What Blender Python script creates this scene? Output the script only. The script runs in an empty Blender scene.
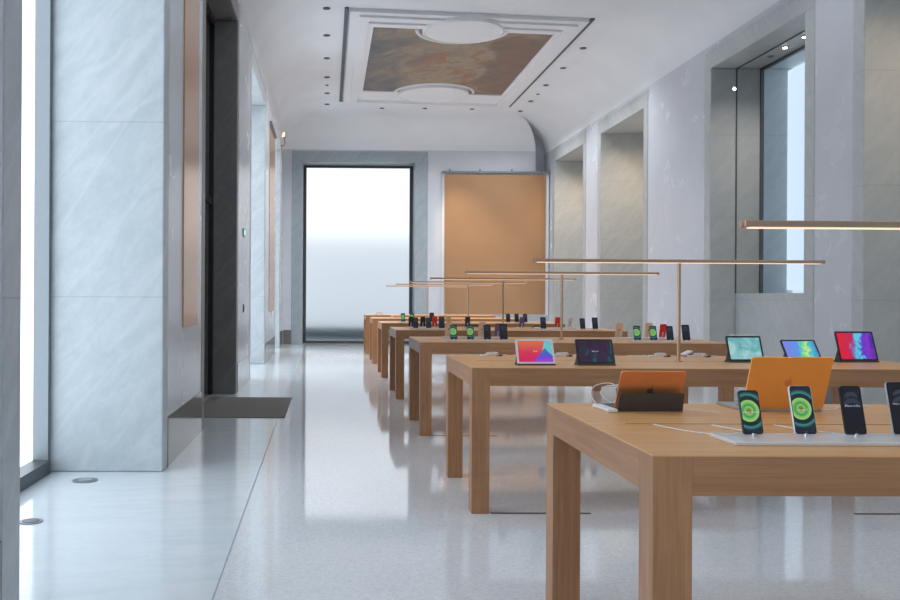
import bpy, bmesh, math, random
from mathutils import Vector, Matrix
random.seed(7)
sc = bpy.context.scene
C = sc.collection
# ------------------------------------------------------------------ camera, world, exposure
cam_d = bpy.data.cameras.new('camera'); cam = bpy.data.objects.new('camera', cam_d); C.objects.link(cam)
cam_d.sensor_width = 36; cam_d.sensor_fit = 'HORIZONTAL'; cam_d.lens = 36.0
cam_d.shift_x = 109.2/900; cam_d.shift_y = -3.58/900
cam_d.clip_start = .05; cam_d.clip_end = 300
cam.matrix_world = (Matrix.Translation((0, 0, 1.356)) @ Matrix.Rotation(-.0145, 4, 'Z')
                    @ Matrix.Rotation(math.pi/2, 4, 'X') @ Matrix.Rotation(.0054, 4, 'Z'))
sc.camera = cam
sc.view_settings.view_transform = 'Standard'; sc.view_settings.look = 'None'
sc.view_settings.gamma = 1; sc.view_settings.use_curve_mapping = False
sc.view_settings.exposure = 0.90
sc.cycles.use_denoising = True
sc.cycles.max_bounces = 10; sc.cycles.diffuse_bounces = 5; sc.cycles.glossy_bounces = 4
sc.cycles.caustics_reflective = False; sc.cycles.caustics_refractive = False
sc.cycles.sample_clamp_indirect = 6
W = bpy.data.worlds.new('overcast_sky'); sc.world = W; W.use_nodes = True
W.node_tree.nodes['Background'].inputs[0].default_value = (.88, .93, 1, 1)
W.node_tree.nodes['Background'].inputs[1].default_value = .68
WIN_E = 1.35          # luminance of the frosted daylight panes
WIN_C = (.80, .90, 1.0)
LAMP_E = .6         # underside of the bar lamps
SPOT_W = 95.0        # ceiling downlights

# ------------------------------------------------------------------ node helpers
class NT:
    def __init__(s, name):
        s.m = bpy.data.materials.new(name); s.m.use_nodes = True
        s.t = s.m.node_tree; s.b = s.t.nodes['Principled BSDF']; s.out = s.t.nodes['Material Output']
    def n(s, typ, **k):
        nd = s.t.nodes.new(typ)
        for a, v in k.items(): setattr(nd, a, v)
        return nd
    def put(s, sock, v):
        if v is None: return
        if isinstance(v, bpy.types.NodeSocket): s.t.links.new(v, sock)
        else: sock.default_value = v
    def math(s, op, a, b=None, c=None, clamp=False):
        nd = s.n('ShaderNodeMath', operation=op, use_clamp=clamp)
        s.put(nd.inputs[0], a); s.put(nd.inputs[1], b); s.put(nd.inputs[2], c)
        return nd.outputs[0]
    def mix(s, f, a, b):
        nd = s.n('ShaderNodeMix', data_type='RGBA')
        s.put(nd.inputs[0], f); s.put(nd.inputs[6], col(a)); s.put(nd.inputs[7], col(b))
        return nd.outputs[2]
    def pos(s):
        nd = s.n('ShaderNodeNewGeometry'); sp = s.n('ShaderNodeSeparateXYZ')
        s.t.links.new(nd.outputs['Position'], sp.inputs[0]); return sp.outputs
    def obj(s):
        nd = s.n('ShaderNodeTexCoord'); sp = s.n('ShaderNodeSeparateXYZ')
        s.t.links.new(nd.outputs['Object'], sp.inputs[0]); return sp.outputs
    def xyz(s, x, y, z):
        nd = s.n('ShaderNodeCombineXYZ'); s.put(nd.inputs[0], x); s.put(nd.inputs[1], y); s.put(nd.inputs[2], z)
        return nd.outputs[0]
    def noise(s, v, scale, detail=4, rough=.55, dist=0):
        nd = s.n('ShaderNodeTexNoise'); s.put(nd.inputs['Vector'], v)
        nd.inputs['Scale'].default_value = scale; nd.inputs['Detail'].default_value = detail
        nd.inputs['Roughness'].default_value = rough; nd.inputs['Distortion'].default_value = dist
        return nd.outputs[0]
    def ramp(s, f, stops, interp='LINEAR'):
        nd = s.n('ShaderNodeValToRGB'); nd.color_ramp.interpolation = interp; s.put(nd.inputs[0], f)
        e = nd.color_ramp.elements
        while len(e) < len(stops): e.new(.5)
        for i, (p, c) in enumerate(stops): e[i].position = p; e[i].color = col(c)
        return nd.outputs[0]
    def bump(s, h, strength=.1, dist=.01):
        nd = s.n('ShaderNodeBump'); nd.inputs['Strength'].default_value = strength; nd.inputs['Distance'].default_value = dist
        s.put(nd.inputs['Height'], h); s.t.links.new(nd.outputs[0], s.b.inputs['Normal'])
    def set(s, base=None, rough=None, metal=None, spec=None):
        if base is not None: s.put(s.b.inputs['Base Color'], col(base))
        if rough is not None: s.put(s.b.inputs['Roughness'], rough)
        if metal is not None: s.b.inputs['Metallic'].default_value = metal
        if spec is not None: s.b.inputs['Specular IOR Level'].default_value = spec
        return s.m
def col(c):
    if isinstance(c, (int, float)): return (c, c, c, 1)
    if isinstance(c, tuple) and len(c) == 3: return (*c, 1)
    return c
def plain(name, base, rough=.5, metal=0, var=.04):
    t = NT(name); b = col(base)
    n = t.noise(t.xyz(*t.obj()), 30, 2)
    t.set(t.mix(n, tuple(x*(1-var) for x in b[:3]), tuple(min(1, x*(1+var)) for x in b[:3])), rough, metal)
    return t.m
def marble(name, lo, mid, hi, rough=.35, ang=50, seams=True, floor=False, sx=0):
    t = NT(name); x, y, z = t.pos()
    if floor: s_, w_ = x, y
    else: s_, w_ = t.math('ADD', x, y), z
    a = math.radians(ang); ca, sa = math.cos(a), math.sin(a)
    al = t.math('ADD', t.math('MULTIPLY', s_, ca), t.math('MULTIPLY', w_, sa))
    ac = t.math('ADD', t.math('MULTIPLY', s_, -sa), t.math('MULTIPLY', w_, ca))
    n1 = t.noise(t.xyz(t.math('MULTIPLY', al, 1.3), t.math('MULTIPLY', ac, 3.6), 3.3), 1.7, 10, .70, 1.0)
    gr = t.noise(t.xyz(x, y, z), 16, 5, .7, .5)
    n1 = t.math('ADD', t.math('MULTIPLY', n1, .72), t.math('MULTIPLY', gr, .28))
    n2 = t.noise(t.xyz(t.math('MULTIPLY', al, .35), t.math('MULTIPLY', ac, 2.2), 9.1), 1.1, 3, .5, .4)
    vein = t.math('ABSOLUTE', t.math('SUBTRACT', n2, .5))
    v = t.math('SUBTRACT', 1, t.math('MULTIPLY', vein, 26), clamp=True)
    base = t.ramp(n1, [(.3, lo), (.5, mid), (.7, hi)])
    base = t.mix(t.math('MULTIPLY', v, .45), base, hi)
    if seams:
        f = t.math('PINGPONG', t.math('ADD', z, .0), 1.343/2)   # a joint every 1.343 m
        g = t.math('LESS_THAN', t.math('ABSOLUTE', t.math('SUBTRACT', t.math('FRACT', t.math('DIVIDE', t.math('ADD', z, .004), 1.343)), .003)), .003)
        base = t.mix(t.math('MULTIPLY', g, .5), base, tuple(c*.72 for c in lo))
    t.set(base, rough); t.bump(n1, .05, .01)
    return t.m
# ------------------------------------------------------------------ materials
M = {}
M['marble'] = marble('carrara_marble', (.41, .455, .475), (.48, .525, .545), (.58, .61, .625), .4)
M['marble_grey'] = marble('grey_marble', (.46, .50, .51), (.51, .55, .56), (.58, .61, .61), .4)
M['marble_warm'] = marble('niche_marble', (.38, .405, .41), (.43, .455, .46), (.50, .52, .51), .4)
M['marble_blue'] = marble('blue_grey_marble', (.30, .36, .40), (.35, .41, .45), (.43, .48, .51), .35)
M['marble_dark'] = marble('charcoal_stone', (.18, .182, .178), (.215, .216, .21), (.27, .27, .265), .4, seams=False)  # entrance surround: marble pattern with the darkness put into its colour
M['marble_floor'] = marble('marble_floor', (.60, .66, .69), (.67, .72, .75), (.73, .77, .79), .10, ang=12, seams=False, floor=True)
t = NT('plaster'); p = t.pos()
n = t.noise(t.xyz(*p), 1.3, 6, .6, .8)
t.set(t.ramp(n, [(.25, (.60, .63, .69)), (.75, (.66, .69, .745))]), t.math('MULTIPLY_ADD', n, .12, .20)); M['plaster'] = t.m
t = NT('ceiling_paint'); n = t.noise(t.xyz(*t.pos()), .9, 4)
t.set(t.ramp(n, [(.3, (.78, .80, .84)), (.7, (.84, .86, .89))]), .7); M['ceiling'] = t.m
t = NT('white_moulding'); t.set(t.mix(t.noise(t.xyz(*t.pos()), 3, 3), (.78, .79, .82), (.84, .845, .87)), .6); M['white'] = t.m
t = NT('terrazzo'); x, y, z = t.pos(); v = t.xyz(x, y, z)
vo = t.n('ShaderNodeTexVoronoi'); t.put(vo.inputs['Vector'], v); vo.inputs['Scale'].default_value = 90
sp = t.n('ShaderNodeSeparateColor'); t.t.links.new(vo.outputs['Color'], sp.inputs[0])
base = t.ramp(sp.outputs[0], [(0, (.61, .63, .65)), (.12, (.68, .70, .72)), (.5, (.71, .73, .75)), (.85, (.76, .775, .79)), (1, (.82, .82, .82))])
big = t.noise(v, .5, 3)
base = t.mix(t.math('MULTIPLY', big, .18), base, (.55, .57, .60))
t.set(base, t.math('MULTIPLY_ADD', t.noise(v, 2.5, 3), .05, .035)); M['terrazzo'] = t.m
def oak(name, axis, dark=(.285, .130, .056), light=(.49, .245, .112)):
    t = NT(name); o = t.obj(); s = [1.0, 1.0, 1.0]
    c = [t.math('MULTIPLY', o[i], (1.3 if i == axis else 22.0)) for i in range(3)]
    n = t.noise(t.xyz(*c), 1.6, 6, .6, .35)
    f = [t.math('MULTIPLY', o[i], (6 if i == axis else 260.0)) for i in range(3)]
    n2 = t.noise(t.xyz(*f), 1.0, 2, .5)
    nn = t.math('ADD', t.math('MULTIPLY', n, .75), t.math('MULTIPLY', n2, .25))
    t.set(t.ramp(nn, [(.3, dark), (.52, tuple((a+b)/2 for a, b in zip(dark, light))), (.72, light)]), .38)
    t.bump(n2, .06, .002); return t.m
M['oak_x'] = oak('oak_grain_long', 0); M['oak_y'] = oak('oak_grain_cross', 1); M['oak_z'] = oak('oak_grain_upright', 2)
M['oak_top'] = oak('oak_tabletop', 0, (.60, .295, .105), (.84, .46, .19))  # same oak in brighter tones, warm light on the tops painted in
M['groove'] = plain('dark_joint', (.06, .04, .03), .8)
M['dark_metal'] = plain('dark_anodised_metal', (.10, .105, .11), .4, .6)
M['grey_metal'] = plain('grey_window_metal', (.24, .265, .28), .4, .5)
M['black'] = plain('black_plastic', (.012, .012, .014), .3)
M['charcoal'] = plain('charcoal_folio', (.07, .06, .055), .6)
M['white_plastic'] = plain('white_plastic', (.78, .78, .79), .35)
M['tray'] = plain('white_acrylic_tray', (.72, .70, .69), .25)
M['silver'] = plain('silver_aluminium', (.62, .64, .66), .3, .9)
M['copper'] = plain('copper_toned_aluminium', (1.0, .44, .10), .42, .35)  # orange reflection of the tabletop put into the laptop lid's colour
M['copper2'] = plain('brown_copper_aluminium', (.80, .32, .13), .38, .6)  # brown of watch bands; on the tablet back, the table's reflection painted in
M['brass'] = plain('brushed_bronze', (.56, .38, .26), .35, .75)
M['gold_phone'] = plain('pale_gold_back', (.78, .55, .38), .4)
M['red_phone'] = plain('red_phone_back', (.75, .03, .03), .35)
M['white_phone'] = plain('white_phone_back', (.72, .76, .80), .3)
M['purple_phone'] = plain('purple_phone_back', (.16, .11, .24), .35)
M['navy_phone'] = plain('dark_navy_back', (.02, .03, .05), .3)
M['mat'] = plain('grey_floor_mat', (.165, .16, .148), .9, var=.15)
M['base_stone'] = plain('polished_grey_stone', (.17, .165, .155), .12)
t = NT('bronze_weave'); o = t.pos()
n = t.noise(t.xyz(t.math('MULTIPLY', o[0], 40), t.math('MULTIPLY', o[1], 40), t.math('MULTIPLY', o[2], 40)), 1.5, 3)
n3 = t.noise(t.xyz(*o), 1.2, 3)
t.set(t.mix(t.math('ADD', t.math('MULTIPLY', n, .5), t.math('MULTIPLY', n3, .5)), (.50, .275, .145), (.70, .42, .24)), .24, .6)
t.bump(n, .15, .004); M['bronze'] = t.m
def emissive(name, c, e, rough=.3):
    t = NT(name); t.set((.5, .55, .6), rough)
    t.b.inputs['Emission Color'].default_value = col(c); t.b.inputs['Emission Strength'].default_value = e
    return t.m
M['daylight'] = emissive('frosted_daylight_glass', WIN_C, WIN_E)
M['daylight_near'] = emissive('bright_daylight_glass', WIN_C, 1.9)  # unseen window beside the camera, brightened to light the nearest table
M['daylight_rear'] = emissive('rear_daylight_glass', WIN_C, .15)  # pane of the unseen rear window, added as fill light
M['daylight_soft'] = emissive('frosted_side_glass', (.72, .82, 1.0), .55)
M['led'] = emissive('warm_led_strip', (1, .62, .38), LAMP_E)
M['bulb'] = emissive('downlight_bulb', (1, .95, .85), 12)
M['green_led'] = emissive('exit_green', (.1, .9, .5), .8)
t = NT('frosted_end_glass'); t.set((1, 1, 1), .42); t.b.inputs['Transmission Weight'].default_value = 1
t.b.inputs['IOR'].default_value = 1.15; M['end_glass'] = t.m
t = NT('clear_glass'); t.set((.86, .93, .92), .02); t.b.inputs['Transmission Weight'].default_value = 1
t.b.inputs['IOR'].default_value = 1.02; M['glass'] = t.m
t = NT('dark_tinted_glass'); t.set((.02, .022, .025), .05); M['dark_glass'] = t.m

def screen_mat(name, build, e=1.0):
    t = NT(name); c = build(t)
    t.set((.01, .01, .01), .12); t.put(t.b.inputs['Emission Color'], c); t.b.inputs['Emission Strength'].default_value = e
    return t.m
def green_rings(t):
    o = t.obj()
    def rad(cx, cz):
        a = t.math('SUBTRACT', o[0], cx); b = t.math('SUBTRACT', o[2], cz)
        return t.math('SQRT', t.math('ADD', t.math('MULTIPLY', a, a), t.math('MULTIPLY', b, b)))
    r = t.math('MULTIPLY', rad(-.006, .004), 10)
    c = t.ramp(r, [(0, (.12, .20, .02)), (.07, (.22, .34, .04)), (.13, (.42, .75, .12)), (.155, (.10, .45, .14)), (.21, (.06, .38, .16)), (.25, (.25, .62, .10)),
                   (.335, (.42, .80, .25)), (.35, (.01, .02, .02)), (.47, (.01, .03, .03)), (.50, (.06, .30, .30)), (.56, (.03, .14, .16)), (.60, (.01, .02, .03))])
    return c
def black_arcs(t):
    o = t.obj(); a = o[0]
    def arc(cz, r0, w):
        b = t.math('SUBTRACT', o[2], cz); r = t.math('SQRT', t.math('ADD', t.math('MULTIPLY', a, a), t.math('MULTIPLY', b, b)))
        k = t.math('LESS_THAN', t.math('ABSOLUTE', t.math('SUBTRACT', r, r0)), w)
        return t.math('MULTIPLY', k, t.math('GREATER_THAN', b, r0*.35))
    s = t.math('ADD', arc(.008, .022, .007), arc(.034, .018, .006), clamp=True)
    return t.mix(s, (.004, .003, .006), (.025, .03, .05))
def red_blue(t):
    o = t.obj(); x, z = o[0], o[2]
    base = t.ramp(t.math('MULTIPLY_ADD', z, 5.5, .5), [(0, (.70, .0, .12)), (.45, (.72, .03, .10)), (1, (.75, .22, .06))])
    teal = t.math('GREATER_THAN', t.math('SUBTRACT', x, t.math('MULTIPLY_ADD', z, .25, .048)), 0)
    c = t.mix(teal, base, (.18, .60, .66))
    hill = t.math('LESS_THAN', t.math('ADD', t.math('MULTIPLY', t.math('ABSOLUTE', t.math('SUBTRACT', x, .065)), 1.15), z), .022)
    blue = t.ramp(t.math('MULTIPLY_ADD', z, 7, .5), [(0, (.42, .05, .75)), (.25, (.12, .08, .75)), (.6, (.02, .22, .50))])
    return t.mix(hill, c, blue)
def noisy(stops, sx=1., sc_=14, amt=.0, ax=0):
    def f(t):
        o = t.obj(); n = t.noise(t.xyz(t.math('MULTIPLY', o[0], sx), 0, o[2]), sc_, 3, .5, 1.2)
        g = t.math('ADD', t.math('MULTIPLY_ADD', o[ax], amt, 0 if amt == 0 else .5*1), t.math('MULTIPLY', t.math('SUBTRACT', n, .5 if amt else 0), 1.0 if amt == 0 else .5))
        return t.ramp(g, stops)
    return f
SM = {
 'green': screen_mat('green_ring_wallpaper', green_rings, .38),
 'black': screen_mat('black_arc_wallpaper', black_arcs, .6),
 'red_blue': screen_mat('red_and_blue_wallpaper', red_blue, .42),
 'dark': screen_mat('dark_swirl_wallpaper', noisy([(.35, (.004, .003, .006)), (.5, (.05, .01, .06)), (.58, (.01, .012, .02)), (.68, (.01, .12, .13))]), .4),
 'teal': screen_mat('pale_teal_wallpaper', noisy([(.35, (.10, .34, .36)), (.5, (.18, .48, .50)), (.65, (.38, .62, .64))], sc_=8), .5),
 'spectrum': screen_mat('blue_green_wallpaper', noisy([(.15, (.20, .22, .75)), (.45, (.10, .30, .80)), (.56, (.12, .70, .30)), (.62, (.65, .85, .15)), (.7, (.06, .55, .60)), (.95, (.05, .20, .55))], amt=3.2), .5),
 'magenta': screen_mat('red_cyan_purple_wallpaper', noisy([(.15, (.85, .0, .03)), (.38, (.60, .01, .10)), (.45, (.05, .30, .80)), (.54, (.15, .75, .85)), (.62, (.10, .04, .70)), (.8, (.30, .02, .65)), (.95, (.06, .02, .40))], amt=3.2), .42),
}

# ------------------------------------------------------------------ geometry helpers
def box(bm, x0, x1, y0, y1, z0, z1, bev=0):
    r = bmesh.ops.create_cube(bm, size=1)
    bmesh.ops.scale(bm, vec=(x1-x0, y1-y0, z1-z0), verts=r['verts'])
    bmesh.ops.translate(bm, vec=((x0+x1)/2, (y0+y1)/2, (z0+z1)/2), verts=r['verts'])
    if bev:
        es = list({e for v in r['verts'] for e in v.link_edges})
        bmesh.ops.bevel(bm, geom=es, offset=bev, segments=2, affect='EDGES', profile=.5)
def rod(bm, a, b, r, n=14, r2=None):
    a, b = Vector(a), Vector(b); d = b-a
    q = bmesh.ops.create_cone(bm, cap_ends=True, segments=n, radius1=r, radius2=r if r2 is None else r2, depth=d.length)
    m = Matrix.Translation((a+b)/2) @ d.to_track_quat('Z', 'Y').to_matrix().to_4x4()
    bmesh.ops.transform(bm, matrix=m, verts=q['verts'])
def tube(bm, pts, r, n=8):
    pts = [Vector(p) for p in pts]; rings = []
    for i, p in enumerate(pts):
        d = (pts[min(i+1, len(pts)-1)] - pts[max(i-1, 0)]).normalized()
        u = d.orthogonal().normalized() if i == 0 else (U - d*U.dot(d)).normalized()
        U = u; w = d.cross(u)
        rings.append([bm.verts.new(p + (u*math.cos(2*math.pi*k/n) + w*math.sin(2*math.pi*k/n))*r) for k in range(n)])
    for a, b in zip(rings, rings[1:]):
        for k in range(n): bm.faces.new((a[k], a[(k+1) % n], b[(k+1) % n], b[k]))
    bm.faces.new(rings[0][::-1]); bm.faces.new(rings[-1])
def prism(bm, pts2, y0, y1):
    """outline in x,z pushed from y0 to y1"""
    a = [bm.verts.new((x, y0, z)) for x, z in pts2]; b = [bm.verts.new((x, y1, z)) for x, z in pts2]
    bm.faces.new(a); bm.faces.new(b[::-1]); n = len(a)
    for k in range(n): bm.faces.new((a[k], b[k], b[(k+1) % n], a[(k+1) % n]))
def rrect(w, h, r, n=5, cx=0, cz=0):
    out = []
    for (sx, sz, a0) in ((1, 1, 0), (-1, 1, 90), (-1, -1, 180), (1, -1, 270)):
        for k in range(n+1):
            a = math.radians(a0 + 90*k/n)
            out.append((cx + sx*(w/2-r) + r*math.cos(a), cz + sz*(h/2-r) + r*math.sin(a)))
    return out
def new(): return bmesh.new()
def place(o, m): o.location, o.rotation_euler = m.to_translation(), m.to_euler()
def obj(name, bm, mat, parent=None, loc=None, smooth=False, bevel=0):
    bmesh.ops.recalc_face_normals(bm, faces=bm.faces)
    me = bpy.data.meshes.new(name); bm.to_mesh(me); bm.free(); me.materials.append(mat)
    o = bpy.data.objects.new(name, me); C.objects.link(o)
    if smooth:
        for p in me.polygons: p.use_smooth = True
    if bevel:
        md = o.modifiers.new('bevel', 'BEVEL'); md.width = bevel; md.segments = 2; md.limit_method = 'ANGLE'
    if parent: o.parent = parent
    if loc: o.location = loc
    return o
def thing(name, label, cat, loc=(0, 0, 0), rz=0, group=None):
    o = bpy.data.objects.new(name, None); C.objects.link(o); o.location = loc; o.rotation_euler = (0, 0, rz)
    o.empty_display_size = .1
    tag(o, label, cat, group); return o
def tag(o, label, cat, group=None):
    o['label'] = label; o['category'] = cat
    if group: o['group'] = group
    return o
def struct(name, bm, mat, parent=None, bevel=0):
    o = obj(name, bm, mat, parent, bevel=bevel)
    if not parent: o['kind'] = 'structure'
    return o
def dup(root, loc, rz, label, group=None):
    r = root.copy(); C.objects.link(r); r.location = loc; r.rotation_euler = (0, 0, rz)
    r['label'] = label
    if group: r['group'] = group
    for ch in list(root.children):
        c = ch.copy(); C.objects.link(c); c.parent = r
        for g in ch.children:
            d = g.copy(); C.objects.link(d); d.parent = c
    return r
APPLE = [(0, .30), (.10, .375), (.22, .385), (.34, .32), (.41, .23), (.33, .15), (.285, .03), (.30, -.08), (.36, -.16), (.44, -.20), (.37, -.34), (.27, -.46),
         (.17, -.505), (.08, -.48), (0, -.455), (-.08, -.48), (-.18, -.505), (-.28, -.44), (-.38, -.28), (-.44, -.08), (-.43, .12), (-.36, .27), (-.25, .365), (-.13, .38)]
LEAF = [(0, .42), (.01, .54), (.08, .64), (.19, .70), (.18, .58), (.10, .46)]
def logo_bm(s, y0, y1):
    bm = new()
    for pl in (APPLE, LEAF): prism(bm, [(x*s, z*s) for x, z in pl], y0, y1)
    return bm
def text_mesh(body, size, mat, parent, loc):
    cu = bpy.data.curves.new('screen_text', 'FONT'); cu.body = body; cu.size = size; cu.align_x = 'CENTER'; cu.align_y = 'CENTER'; cu.extrude = .00005
    tmp = bpy.data.objects.new('tmp', cu); C.objects.link(tmp); bpy.context.view_layer.update()
    me = bpy.data.meshes.new_from_object(tmp.evaluated_get(bpy.context.evaluated_depsgraph_get()))
    bpy.data.objects.remove(tmp)
    me.transform(Matrix.Rotation(math.pi/2, 4, 'X')); me.materials.clear(); me.materials.append(mat)
    o = bpy.data.objects.new('screen_text', me); C.objects.link(o); o.parent = parent; o.location = loc; return o

# ================================================================== THE ROOM
XL, XR, Y0, YE = -1.265, 6.25, -6.0, 25.4
ZS, ZC = 5.5, 6.3                       # spring of the cove, flat ceiling
def fl(y): return -.478 - .0065*y       # edge of the marble border
bm = new()
def flat(bm, pts, z0, z1):
    a = [bm.verts.new((x, y, z0)) for x, y in pts]; b = [bm.verts.new((x, y, z1)) for x, y in pts]
    bm.faces.new(a[::-1]); bm.faces.new(b); n = len(a)
    for k in range(n): bm.faces.new((a[k], a[(k+1) % n], b[(k+1) % n], b[k]))
flat(bm, [(fl(Y0)+.004, Y0-.6), (7.8, Y0-.6), (7.8, 26.6), (fl(26.6)+.004, 26.6)], -.2, 0)
struct('floor', bm, M['terrazzo'])
bm = new(); flat(bm, [(-2.5, Y0-.6), (fl(Y0)-.004, Y0-.6), (fl(26.6)-.004, 26.6), (-2.5, 26.6)], -.2, 0)
struct('floor_border', bm, M['marble_floor'])
bm = new(); flat(bm, [(fl(Y0)-.004, Y0-.6), (fl(Y0)+.004, Y0-.6), (fl(26.6)+.004, 26.6), (fl(26.6)-.004, 26.6)], -.2, -.001)
struct('trim_floor_joint', bm, plain('grey_joint', (.3, .33, .35), .6))
# ceiling with its cove
bm = new(); N = 12; AH, AV = 1.05, ZC-ZS
ins = [AH*(1-math.cos(math.pi/2*k/N)) for k in range(N+1)]; zz = [ZS + AV*math.sin(math.pi/2*k/N) for k in range(N+1)]
def strip(rows):
    vs = [[bm.verts.new(p) for p in r] for r in rows]
    for a, b in zip(vs, vs[1:]):
        for k in range(len(a)-1): bm.faces.new((a[k], a[k+1], b[k+1], b[k]))
YN = YE + .5
strip([[(XL+i, Y0+i, z), (XL+i, YE-i, z)] for i, z in zip(ins, zz)])
strip([[(XR-i, Y0+i, z), (XR-i, YN, z)] for i, z in zip(ins, zz)])
strip([[(XL+i, Y0+i, z), (XR-i, Y0+i, z)] for i, z in zip(ins, zz)])
xr = lambda i: 5.86 - i*.66/1.05
strip([[(XL+i, YE-i, z), (xr(i), YE-i, z)] for i, z in zip(ins, zz)])
strip([[(xr(i), YE-i, z), (xr(i), YN, z)] for i, z in zip(ins, zz)])
strip([[(XL+AH, Y0+AH, ZC), (xr(AH), Y0+AH, ZC)], [(XL+AH, YE-AH, ZC), (xr(AH), YE-AH, ZC)]])
box(bm, -2.6, 7.9, Y0-.6, 27, ZC+.12, ZC+.3)
o = struct('ceiling', bm, M['ceiling'])
for p in o.data.polygons:
    if abs(p.normal.z) < .9999 and p.area < 12: p.use_smooth = True
# left wall, its openings and stone surrounds
LO = [(-1.8, 1.4), (3.73, 6.93), (9.25, 12.45), (14.77, 17.97), (21.75, 23.54)]
RO = [(7.44, 10.4), (11.72, 14.62), (17.75, 20.55), (21.98, 24.75)]
FW, ZT, ZO = .22, 5.16, 5.44
def wall_side(name, x0, x1, ops, fw):
    bm = new(); y = Y0-.4
    for a, b in ops:
        box(bm, x0, x1, y, a-fw, 0, ZO); y = b+fw
    box(bm, x0, x1, y, YN, 0, ZO); box(bm, x0, x1, Y0-.4, YN, ZO, ZS+.02)
    box(bm, x0 if x0 < 0 else x0+1.1, x1-1.1 if x0 < 0 else x1, Y0-.4, YN, ZS+.02, ZC+.15)
    struct(name, bm, M['plaster'])
XLO = -2.35
bm = new(); y = Y0-.4
for a, b in LO: box(bm, XLO, XL, y, a-FW, 0, ZO); y = b+FW
box(bm, XLO, XL, y, YN+.3, 0, ZO); box(bm, XLO, XL, Y0-.4, YN+.3, ZO, ZS+.01)
struct('wall_left', bm, M['plaster'])
bm = new(); y = Y0-.4; XRO = 7.62; FR = .24
for a, b in RO: box(bm, XR, XRO, y, a-FR, 0, ZO); y = b+FR
box(bm, XR, XRO, y, YN+.3, 0, ZO); box(bm, XR, XRO, Y0-.4, YN+.3, ZO, ZS+.01)
struct('wall_right', bm, M['plaster'])
tr = 1
def surround(x0, x1, a, b, fw, mat, zt=ZT, face=0):
    """stone lining of an opening: two jambs and a head; face = how far it stands proud of the wall"""
    global tr
    bm = new(); box(bm, x0, x1, a-fw, a, 0, zt); box(bm, x0, x1, b, b+fw, 0, zt); box(bm, x0, x1, a-fw, b+fw, zt, ZO)
    o = struct('trim_%d' % tr, bm, mat, bevel=.012); tr += 1; return o
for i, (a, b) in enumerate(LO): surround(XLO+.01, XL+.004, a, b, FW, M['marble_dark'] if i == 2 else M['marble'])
for i, (a, b) in enumerate(RO): surround(XR-.012, XRO-.01, a, b, FR, M['marble_grey'] if i in (0, 1) else M['marble_warm'], 5.12)
# backs of the deep right-hand niches
for i in (0, 2, 3):
    a, b = RO[i]; bm = new(); box(bm, XRO-.12, XRO-.012, a, b, 0, 5.12); struct('wall_niche_%d' % i, bm, M['marble_warm'])
# left windows; the first is out of view, its pane brightened as fill
wn = 1
for i, (a, b) in enumerate(LO):
    if i == 2: continue
    bm = new(); x0, x1 = -2.24, -2.12
    box(bm, x0, x1, a, a+.06, 0, ZT); box(bm, x0, x1, b-.06, b, 0, ZT); box(bm, x0, x1, a+.06, b-.06, ZT-.07, ZT)
    box(bm, x0+.02, x1-.02, (a+b)/2-.03, (a+b)/2+.03, .1, ZT-.07)
    w = struct('window_%d' % wn, bm, M['grey_metal'])
    bm = new(); box(bm, x0, x1+.02, a+.06, b-.06, 0, .10); obj('bottom_rail', bm, M['dark_metal'], w)
    bm = new(); box(bm, -2.245, -2.235, a+.05, b-.05, .09, ZT-.06); obj('pane', bm, M['daylight_near' if i == 0 else 'daylight'], w); wn += 1
# dark entrance in the second left opening
a, b = LO[2]; bm = new()
box(bm, -1.66, -1.58, a, a+.08, 0, ZT); box(bm, -1.66, -1.58, b-.08, b, 0, ZT); box(bm, -1.66, -1.58, a+.08, b-.08, ZT-.1, ZT); box(bm, -1.65, -1.59, a+.08, b-.08, 2.6, 2.7)
box(bm, -1.65, -1.59, (a+b)/2-.05, (a+b)/2+.05, 0, 2.6)
d = struct('door_1', bm, M['black'])
bm = new(); box(bm, -1.63, -1.61, a+.07, b-.07, .01, ZT-.09); obj('pane', bm, M['dark_glass'], d)
bm = new()
for s in (-.12, .12): rod(bm, (-1.54, (a+b)/2+s, .8), (-1.54, (a+b)/2+s, 1.6), .015); box(bm, -1.59, -1.54, (a+b)/2+s-.008, (a+b)/2+s+.008, .9, .92); box(bm, -1.59, -1.54, (a+b)/2+s-.008, (a+b)/2+s+.008, 1.48, 1.50)
obj('door_handle', bm, M['grey_metal'], d)
# end wall
bm = new()
box(bm, XLO, -1.03, YE, 26.5, 0, ZS+.01); box(bm, 2.81, 5.86, YE, 26.5, 0, ZS+.01); box(bm, 5.86, XRO, YE, 26.5, 0, 4.88)
box(bm, -1.03, 2.81, YE, 26.5, 5.46, ZS+.01); box(bm, 5.0, XRO, YN, 26.5, 4.8, ZC+.1)
struct('wall_end', bm, M['plaster'])
bm = new(); box(bm, -1.03, -.72, YE-.015, 26.45, 0, 5.14); box(bm, 2.45, 2.81, YE-.015, 26.45, 0, 5.14); box(bm, -1.03, 2.81, YE-.015, 26.45, 5.14, 5.46)
struct('trim_%d' % tr, bm, M['marble_blue'], bevel=.012); tr += 1
bm = new(); g0, g1, gz = -.72, 2.45, 5.14; yy = 26.1
box(bm, g0, g0+.09, yy-.05, yy+.05, 0, gz); box(bm, g1-.09, g1, yy-.05, yy+.05, 0, gz); box(bm, g0+.09, g1-.09, yy-.05, yy+.05, gz-.06, gz); box(bm, g0+.09, g1-.09, yy-.05, yy+.05, 0, .07)
w = struct('window_%d' % wn, bm, M['dark_metal']); wn += 1
bm = new(); box(bm, g0+.08, g1-.08, yy-.012, yy+.012, .06, gz-.05); obj('pane', bm, M['end_glass'], w)
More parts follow.
